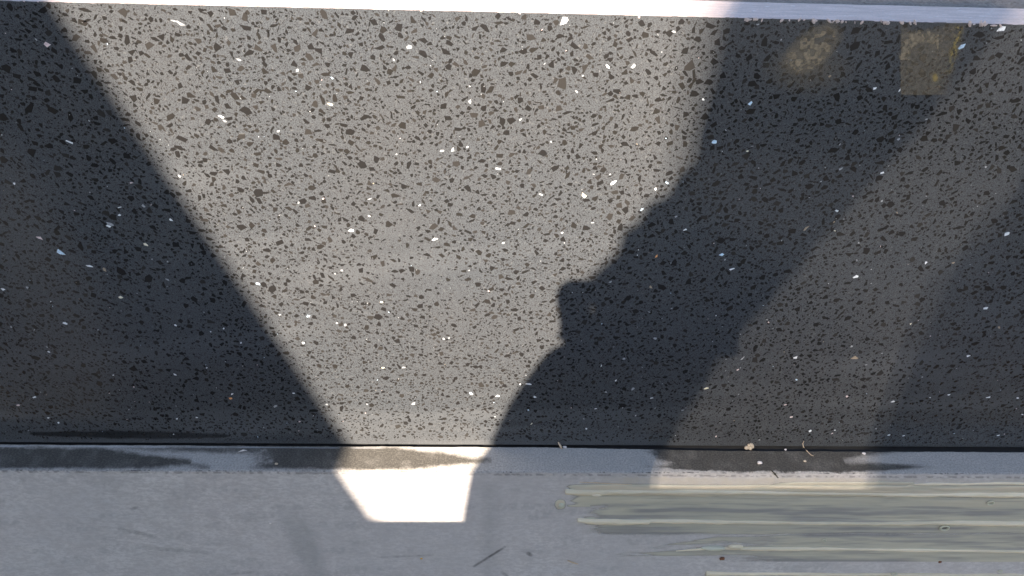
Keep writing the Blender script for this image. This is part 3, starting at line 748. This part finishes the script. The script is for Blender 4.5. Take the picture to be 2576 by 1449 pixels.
def build_debris():
    def L(px, py, h=0.0): p = at(px, py, 2, 0.0); return (p[0], min(p[1], -0.0006), h)
    def Fp(px, py, h=0.0006): p = at(px, py, 1, -W); return (p[0], -W - h, p[2])
    bm = bmesh.new(); p = L(1884, 1127)
    for dx, dz, r in [(0, 0.0018, 0.0022), (-0.0022, 0.0012, 0.0016), (0.0018, 0.0026, 0.0014), (0.0006, 0.0042, 0.0014), (-0.001, 0.0038, 0.0012)]:
        crumb(bm, (p[0] + dx, -0.0016, dz + 0.0002), r, dx * 1e4)
    tag(from_bm("mortar_crumb", bm, M_TAN, None, True), "largest tan mortar crumb lying in the dark joint at the foot of the slab", "crumb", "grit along the joint")
    bm = bmesh.new(); q = L(2021, 1136)
    stick(bm, [(q[0] - 0.0004, -0.0006, 0.0075), (q[0] - 0.0012, -0.0016, 0.006), (q[0] - 0.0006, -0.003, 0.004), (q[0] + 0.0016, -0.005, 0.002), (q[0] + 0.004, -0.0075, 0.0007), (q[0] + 0.006, -0.0085, 0.0004)], 0.00035)
    tag(from_bm("plant_fibre", bm, M_STRAW, None, True), "thin curled straw-coloured fibre hanging over the damp ledge", "fibre")
    bm = bmesh.new(); q = L(1408, 1122)
    stick(bm, [(q[0] - 0.0016, -0.0012, 0.0055), (q[0], -0.0018, 0.003), (q[0] + 0.0012, -0.003, 0.0008)], 0.0009)
    tag(from_bm("wood_splinter", bm, M_STRAW, None, True), "short pale wood splinter leaning in the joint beside the lit strip of ledge", "splinter", "splinters on the ledge and board")
    for px, py, r, m, lab, nm in [(1420, 1122, 0.0012, M_PINKW, "small pale crumb right beside the splinter in the joint", "stone_crumb"),
                              (1910, 1165, 0.0016, M_PINKW, "pale crumb alone in the middle of the dark damp ledge", "stone_crumb"),
                              (2024, 1160, 0.0010, M_TAN, "tiny tan crumb on the damp ledge near the curled fibre", "stone_crumb"),
                              (696, 1167, 0.0010, M_TAN, "tiny tan crumb on the damp ledge in the left shadow", "stone_crumb"),
                              (2172, 1141, 0.0013, M_PINKW, "pinkish crumb where the right damp stain ends", "stone_crumb"),
                              (1975, 1131, 0.0008, M_PINKW, "tiny white crumb between the mortar lump and the curled fibre", "stone_crumb")]:
        bm = bmesh.new(); p = L(px, py); crumb(bm, (p[0], p[1] - 0.0004, r * 0.55), r, px, (1.2, 0.8, 0.7))
        tag(from_bm(nm, bm, m, None, True), lab, "crumb", "grit along the joint")
    bm = bmesh.new(); p = L(610, 1136)
    vs = [bm.verts.new((p[0] + a, p[1] + b, c)) for a, b, c in [(-0.0030, -0.001, 0.0004), (0.0034, 0.0006, 0.0004), (0.0004, 0.0018, 0.0006), (0, 0, 0.0019)]]
    for f in [(0, 1, 3), (1, 2, 3), (2, 0, 3), (0, 2, 1)]: bm.faces.new([vs[i] for i in f])
    tag(from_bm("stone_chip", bm, M_PINKW), "pale three-sided stone chip lying on the ledge between the two left damp stains", "chip")
    bm = bmesh.new(); a = L(1940, 1184); b = Fp(1956, 1199, 0.0008)
    stick(bm, [(a[0], -W + 0.002, 0.0008), (a[0] + 0.0016, -W - 0.0008, 0.0003), (b[0], -W - 0.0011, b[2])], 0.0008)
    tag(from_bm("twig_bit", bm, M_TWIG, None, True), "small dark twig bit lying over the front edge of the ledge", "twig")
    bm = bmesh.new(); stick(bm, [Fp(1428, 1408, 0.0007), Fp(1440, 1412, 0.0011), Fp(1454, 1417, 0.0007)], 0.0007)
    tag(from_bm("wood_splinter", bm, M_STRAW, None, True), "pale wood splinter stuck to the bare grey board left of the adhesive", "splinter", "splinters on the ledge and board")
    bm = bmesh.new(); stick(bm, [Fp(1458, 1212, 0.0004), Fp(1500, 1213, 0.0005), Fp(1540, 1216, 0.0004), Fp(1590, 1218, 0.0004)], 0.0004)
    tag(from_bm("plant_fibre", bm, M_STRAW, None, True), "thin straight pale fibre on the board just above the top adhesive ridge", "fibre")
    for px, py, r, m, lab in [(1816, 1403, 0.0018, M_RUST, "brown crumb on the board below the adhesive lump"), (2364, 1412, 0.0012, M_RUST, "rust-brown grit speck stuck on the adhesive at the lower right"),
                              (1060, 1404, 0.0009, M_YEL, "yellow grit speck on the bare grey board below the lit patch"), (680, 1315, 0.0008, M_PINKW, "tiny pale grit speck on the bare board left of the lit patch")]:
        bm = bmesh.new(); p = Fp(px, py, r * 0.5); crumb(bm, p, r, px, (1.1, 0.6, 0.9))
        tag(from_bm("grit_speck", bm, m, None, True), lab, "grit")
build_debris()

# ------------------------------------------------------------------ unseen casters: added shade objects, and the photographer with phone
def up_sun(p, y):
    """follow the sun's ray from a point back to the plane y = const"""
    p = np.asarray(p, float); k = (p[1] - y) / SUN[1]
    return p - SUN * k

M_TIMBER = simple("raw_timber", (0.36, 0.26, 0.16), 0.7, 0.3, 0.3, 25)
M_PANEL = simple("grey_shade_panel", (0.45, 0.46, 0.47), 0.6, 0.4, 0.1, 6)
M_BRICK = simple("weathered_render", (0.42, 0.38, 0.33), 0.9, 0.2, 0.2, 8)

def build_casters():
    # added panel out of view: its sloping edge bounds the sunlit patch
    yb = -1.15
    a = up_sun(at(113, 10, 1, 0), yb); b = up_sun(at(842, 1087, 1, 0), yb)
    d = (b - a) / np.linalg.norm(b - a)
    lo = a + d * ((GZ - a[2]) / d[2]); hi = a - d * 0.55
    wv = np.array([-0.9, 0, 0])
    bm = bmesh.new(); vs = []
    for yy in (yb, yb - 0.04):
        for p in (lo, hi, hi + wv, lo + wv): vs.append(bm.verts.new((p[0], yy, p[2])))
    for f in [(0, 1, 2, 3), (7, 6, 5, 4), (0, 4, 5, 1), (1, 5, 6, 2), (2, 6, 7, 3), (3, 7, 4, 0)]: bm.faces.new([vs[i] for i in f])
    tag(from_bm("shade_panel", bm, M_PANEL), "tall grey panel leaning beside the photographer, shading the slab's left end", "panel")
    # added trestle, unseen: its beam shades the board below the lit patch
    t = empty("shade_trestle", (0, -0.33, GZ)); tag(t, "added wooden trestle out of view, shading the board below the lit patch", "trestle")
    e = up_sun(at(1040, 1309, 1, -W), -0.30)
    bm = bmesh.new(); add_box(bm, (-0.75, -0.36, e[2] - 0.055), (0.75, -0.30, e[2]), 0.002); from_bm("beam", bm, M_TIMBER, t)
    for sx in (-0.6, 0.6):
        for sy in (-1, 1):
            bm = bmesh.new(); top = Vector((sx, -0.33 + sy * 0.02, e[2] - 0.056)); bot = Vector((sx * 1.1, -0.33 + sy * 0.15, GZ))
            dr = (top - bot); add_box(bm, (-0.02, -0.02, 0), (0.02, 0.02, dr.length), 0.002, Matrix.Translation(bot) @ dr.to_track_quat('Z', 'Y').to_matrix().to_4x4())
            from_bm("leg", bm, M_TIMBER, t)
    q = up_sun(at(1240, 1224, 1, -W), -0.30)  # added block, unseen: lifts the trestle's shadow edge towards the right
    bm = bmesh.new(); add_box(bm, (q[0], -0.352, e[2] + 0.0005), (q[0] + 0.55, -0.30, q[2]), 0.003)
    tag(from_bm("shade_block", bm, M_TIMBER), "added timber block on the trestle beam, raising its shadow edge", "offcut")
    # added slatted screen, unseen: its soft upright edge ends the sunlit patch, a little sun leaks between the slats
    yp = -2.7
    e = up_sun(at(1738, 230, 1, 0), yp)
    scr = empty("shade_slats", (e[0], yp, GZ)); tag(scr, "added unseen screen of upright slats, letting a little sun through thin gaps", "screen")
    bm = bmesh.new(); add_box(bm, (0, -0.002, 0), (0.0125, 0, 3.45)); bmesh.ops.recalc_face_normals(bm, faces=bm.faces[:])
    me = bpy.data.meshes.new("slat"); bm.to_mesh(me); bm.free(); me.materials.append(M_TIMBER)
    for i in range(92):
        o = bpy.data.objects.new("slat", me); COL.objects.link(o); o.parent = scr; o.location = (i * 0.0152, 0, 0)
    for zz in (0.3, 3.3):
        bm = bmesh.new(); add_box(bm, (e[0], yp - 0.024, GZ + zz), (e[0] + 1.4, yp - 0.0025, GZ + zz + 0.05)); from_bm("rail", bm, M_TIMBER, scr)
    # added boards out of view, outlines cut to give the wanted shadow edges
    def sheet(name, yb, pix, label):
        P = [up_sun(at(x, y, 1, 0), yb) for x, y in pix]
        P = [np.array([p[0], p[1], GZ]) if y > 1800 else p for p, (x, y) in zip(P, pix)]      # its foot stands on the ground
        bm = bmesh.new(); k = len(P)
        va = [bm.verts.new((p[0], yb, p[2])) for p in P]; vb = [bm.verts.new((p[0], yb - 0.02, p[2])) for p in P]
        bm.faces.new(va); bm.faces.new(vb[::-1])
        for i in range(k): bm.faces.new([va[i], vb[i], vb[(i + 1) % k], va[(i + 1) % k]])
        tag(from_bm(name, bm, M_PANEL), label, "board", "added boards shaped to cast the shade")
    sheet("shade_board", -0.75, [(1860, -120), (1790, 200), (1752, 330), (1742, 405), (1704, 432), (1676, 488), (1630, 508), (1604, 556), (1566, 578), (1550, 634), (1512, 668), (1478, 700), (1500, 1000), (1480, 1160), (1430, 1900), (1640, 1900), (1640, 1118), (1800, 850), (2330, 225), (2600, -120)], "added grey board out of view, outline cut to the middle shadow")
    sheet("shade_board", -1.7, [(2760, -120), (2560, 470), (2360, 700), (2200, 1120), (2000, 1900), (3300, 1900), (3600, -120)], "wide grey offcut board leaning at the right end of the screen")
build_casters()

def skin_obj(name, joints, bones, mat, parent, root=0, sub=1):
    """joints: list of (x, y, z, r) or (x, y, z, rx, ry)"""
    me = bpy.data.meshes.new(name); me.from_pydata([j[:3] for j in joints], bones, [])
    o = link(name, me, mat, parent)
    md = o.modifiers.new("skin", 'SKIN'); md.use_smooth_shade = True; md.branch_smoothing = 0.4
    sv = me.skin_vertices[0].data
    for i, j in enumerate(joints):
        sv[i].radius = (j[3], j[4] if len(j) > 4 else j[3]); sv[i].use_root = (i == root)
    s = o.modifiers.new("sub", 'SUBSURF'); s.levels = sub; s.render_levels = sub + 1
    return o

def build_person():
    SKIN = simple("skin", (0.50, 0.32, 0.24), 0.5, 0.4, 0.08, 40); COAT = simple("navy_jacket", (0.035, 0.042, 0.060), 0.85, 0.2, 0.2, 200)
    JEAN = simple("dark_trousers", (0.05, 0.055, 0.07), 0.85, 0.2, 0.2, 200); HAIR = simple("brown_hair", (0.045, 0.03, 0.02), 0.5, 0.4, 0.3, 300); BOOT = simple("black_shoe", (0.03, 0.03, 0.03), 0.5, 0.4, 0.2, 90)
    px, py = PERSON_X, PERSON_Y
    p = empty("person", (px, py, GZ)); tag(p, "photographer in a navy jacket holding up a phone in one hand, facing the slab", "person")
    fwd = R3 @ np.array([0, 0, 1.0]); rgt = R3 @ np.array([1.0, 0, 0]); upv = -(R3 @ np.array([0, 1.0, 0]))
    ph = CAM - fwd * 0.012 + rgt * -0.045 - upv * 0.017        # phone centre, just behind the lens
    J, B = [], []
    def add(v, r, par=None):
        J.append((*[float(c) for c in v], *(r if isinstance(r, tuple) else (r,))))
        if par is not None: B.append((par, len(J) - 1))
        return len(J) - 1
    # trunk, neck, head
    pel = add((px, py, 0.10), (0.150, 0.105)); wai = add((px, py + 0.01, 0.27), (0.135, 0.10), pel); che = add((px, py + 0.02, 0.45), (0.165, 0.115), wai)
    nk0 = add((px, py + 0.02, 0.585), (0.062, 0.062), che); nk1 = add((px, py + 0.045, 0.66), (0.056, 0.058), nk0)
    hd0 = add((px, py + 0.075, 0.725), (0.066, 0.082), nk1); hd1 = add((px, py + 0.07, 0.80), (0.076, 0.096), hd0); add((px, py + 0.06, 0.865), (0.055, 0.07), hd1)
    arms = {}
    for s, sx in (("L", -1), ("R", 1)):
        sh = add((px + sx * 0.185, py + 0.01, 0.535), 0.062, che)
        sx0 = sx; sx = -1
        grip = ph + rgt * (sx * 0.048) - upv * 0.020 - fwd * 0.012
        wr = up_sun((0.070, 0, 0.085), -0.47)
        elb = up_sun((0.024, 0, -0.15), -0.68)
        if s == "L":                                           # the other arm hangs down
            grip = np.array([px - 0.26, py + 0.06, 0.0]); wr = np.array([px - 0.255, py + 0.05, 0.10]); elb = np.array([px - 0.25, py, 0.30])
        sx = sx0; e = add(elb, 0.043, sh); mid = add(up_sun((0.034, 0, -0.004), -0.56) if s == 'R' else elb * 0.45 + wr * 0.55, 0.036, e); w_ = add(wr, (0.026, 0.022), mid)
        arms[s] = (sh, e, mid, w_)
        if s == "L":
            pa = add(grip, (0.020, 0.036), w_)
            for k in range(4):
                b0 = grip + np.array([0, 0.028 - 0.019 * k, -0.035]); L = (0.9, 1.0, 0.95, 0.75)[k]
                f0 = add(b0, 0.0095, pa); f1 = add(b0 + np.array([0.004, 0, -0.034 * L]), 0.009, f0); add(b0 + np.array([0.022, 0, -0.066 * L]), 0.0075, f1)
            t0 = add(grip + np.array([0.01, 0.042, -0.012]), 0.011, pa); add(grip + np.array([0.02, 0.058, -0.045]), 0.0085, t0)
            continue
        sx = -1
        pa = add(grip - fwd * 0.010 + rgt * sx * 0.012 - upv * 0.012, (0.036, 0.026), w_)
        # four fingers folded behind the long edge of the phone, thumb over its front
        for k in range(4):
            o = upv * (0.040 - 0.020 * k); L = (0.9, 1.0, 0.95, 0.75)[k]
            f0 = add(grip + o * 0.7 + rgt * sx * 0.020 - fwd * 0.006, 0.0095, pa); f1 = add(grip + o + rgt * sx * (0.010 * L + 0.006) + fwd * 0.014 * L, 0.009, f0)
            f2 = add(grip + o + rgt * sx * -0.004 + fwd * 0.022, 0.008, f1); add(grip + o - rgt * sx * 0.018 * L + fwd * 0.0185, 0.007, f2)
        t0 = add(grip + upv * -0.012 - rgt * sx * 0.006 - fwd * 0.020, 0.011, pa); t1 = add(grip + upv * 0.012 - rgt * sx * 0.022 - fwd * 0.012, 0.0095, t0); add(grip + upv * 0.028 - rgt * sx * 0.034 - fwd * 0.004, 0.008, t1)
    legs = []
    for sx in (-1, 1):
        h = add((px + sx * 0.095, py, 0.02), 0.088, pel); k = add((px + sx * 0.11, py + 0.015, -0.37), 0.057, h); c = add((px + sx * 0.115, py - 0.01, -0.53), 0.052, k); a = add((px + sx * 0.12, py, -0.765), 0.036, c)
        add((px + sx * 0.135, py + 0.13, -0.815), (0.04, 0.025), a); legs.append((h, k, c, a))
    skin_obj("body", J, B, SKIN, p)
    def sub(name, ids, mat, grow, extra=()):
        m = {v: i for i, v in enumerate(ids)}
        jj = [(*J[v][:3], *[r + grow + (0.012 if len(J[v]) > 4 and r > 0.08 else 0) for r in J[v][3:]]) for v in ids]
        bb = [(m[a], m[b]) for a, b in B if a in m and b in m]
        return skin_obj(name, jj, bb, mat, p)
    hem = len(J); J.append((px, py, 0.0, 0.155, 0.115)); B.append((pel, hem))
    sub("jacket", [pel, wai, che, nk0, hem] + [v for s in "LR" for v in arms[s]], COAT, 0.012)
    B.pop(); B.append((pel, wai))
    sub("trousers", [pel, wai] + [v for l in legs for v in l], JEAN, 0.006)
    skin_obj("hair", [(px, py + 0.045, 0.70, 0.07, 0.07), (px, py + 0.045, 0.80, 0.086, 0.092), (px, py + 0.05, 0.872, 0.062, 0.075)], [(0, 1), (1, 2)], HAIR, p)
    for sx in (-1, 1):
        bm = bmesh.new(); add_box(bm, (px + sx * 0.13 - 0.05, py - 0.09, GZ), (px + sx * 0.13 + 0.05, py + 0.19, GZ + 0.085), 0.03); from_bm("shoe", bm, BOOT, p, True)
    # face
    EYE = simple("eye_white", (0.7, 0.7, 0.7), 0.2)
    for sx in (-1, 1):
        bm = bmesh.new(); bmesh.ops.create_icosphere(bm, subdivisions=2, radius=0.012, matrix=Matrix.Translation((px + sx * 0.032, py + 0.146, 0.79)))
        from_bm("eye", bm, EYE, p, True)
    skin_obj("nose", [(px, py + 0.155, 0.79, 0.008, 0.008), (px, py + 0.178, 0.757, 0.014, 0.012)], [(0, 1)], SKIN, p)
    bm = bmesh.new(); bmesh.ops.create_icosphere(bm, subdivisions=2, radius=1, matrix=Matrix.Translation((px, py + 0.148, 0.725)) @ Matrix.Diagonal((0.024, 0.012, 0.007, 1))); from_bm("mouth", bm, simple("lips", (0.45, 0.2, 0.17), 0.4), p, True)
    # phone: camera sits at its rear lens
    f = empty("smartphone", tuple(ph)); tag(f, "black smartphone held level in the photographer's raised hand", "phone")
    mt = Matrix(((rgt[0], upv[0], fwd[0], ph[0]), (rgt[1], upv[1], fwd[1], ph[1]), (rgt[2], upv[2], fwd[2], ph[2]), (0, 0, 0, 1)))
    bm = bmesh.new(); add_box(bm, (-0.043, -0.023, -0.004), (0.043, 0.023, 0.004), 0.003, mt); from_bm("phone_body", bm, simple("black_phone", (0.02, 0.02, 0.022), 0.3), f)
    bm = bmesh.new(); add_box(bm, (-0.039, -0.020, -0.0046), (0.039, 0.020, -0.0041), 0, mt); from_bm("screen", bm, simple("dark_screen", (0.01, 0.01, 0.012), 0.05), f)
PERSON_X, PERSON_Y = -0.68, -0.96
build_person()
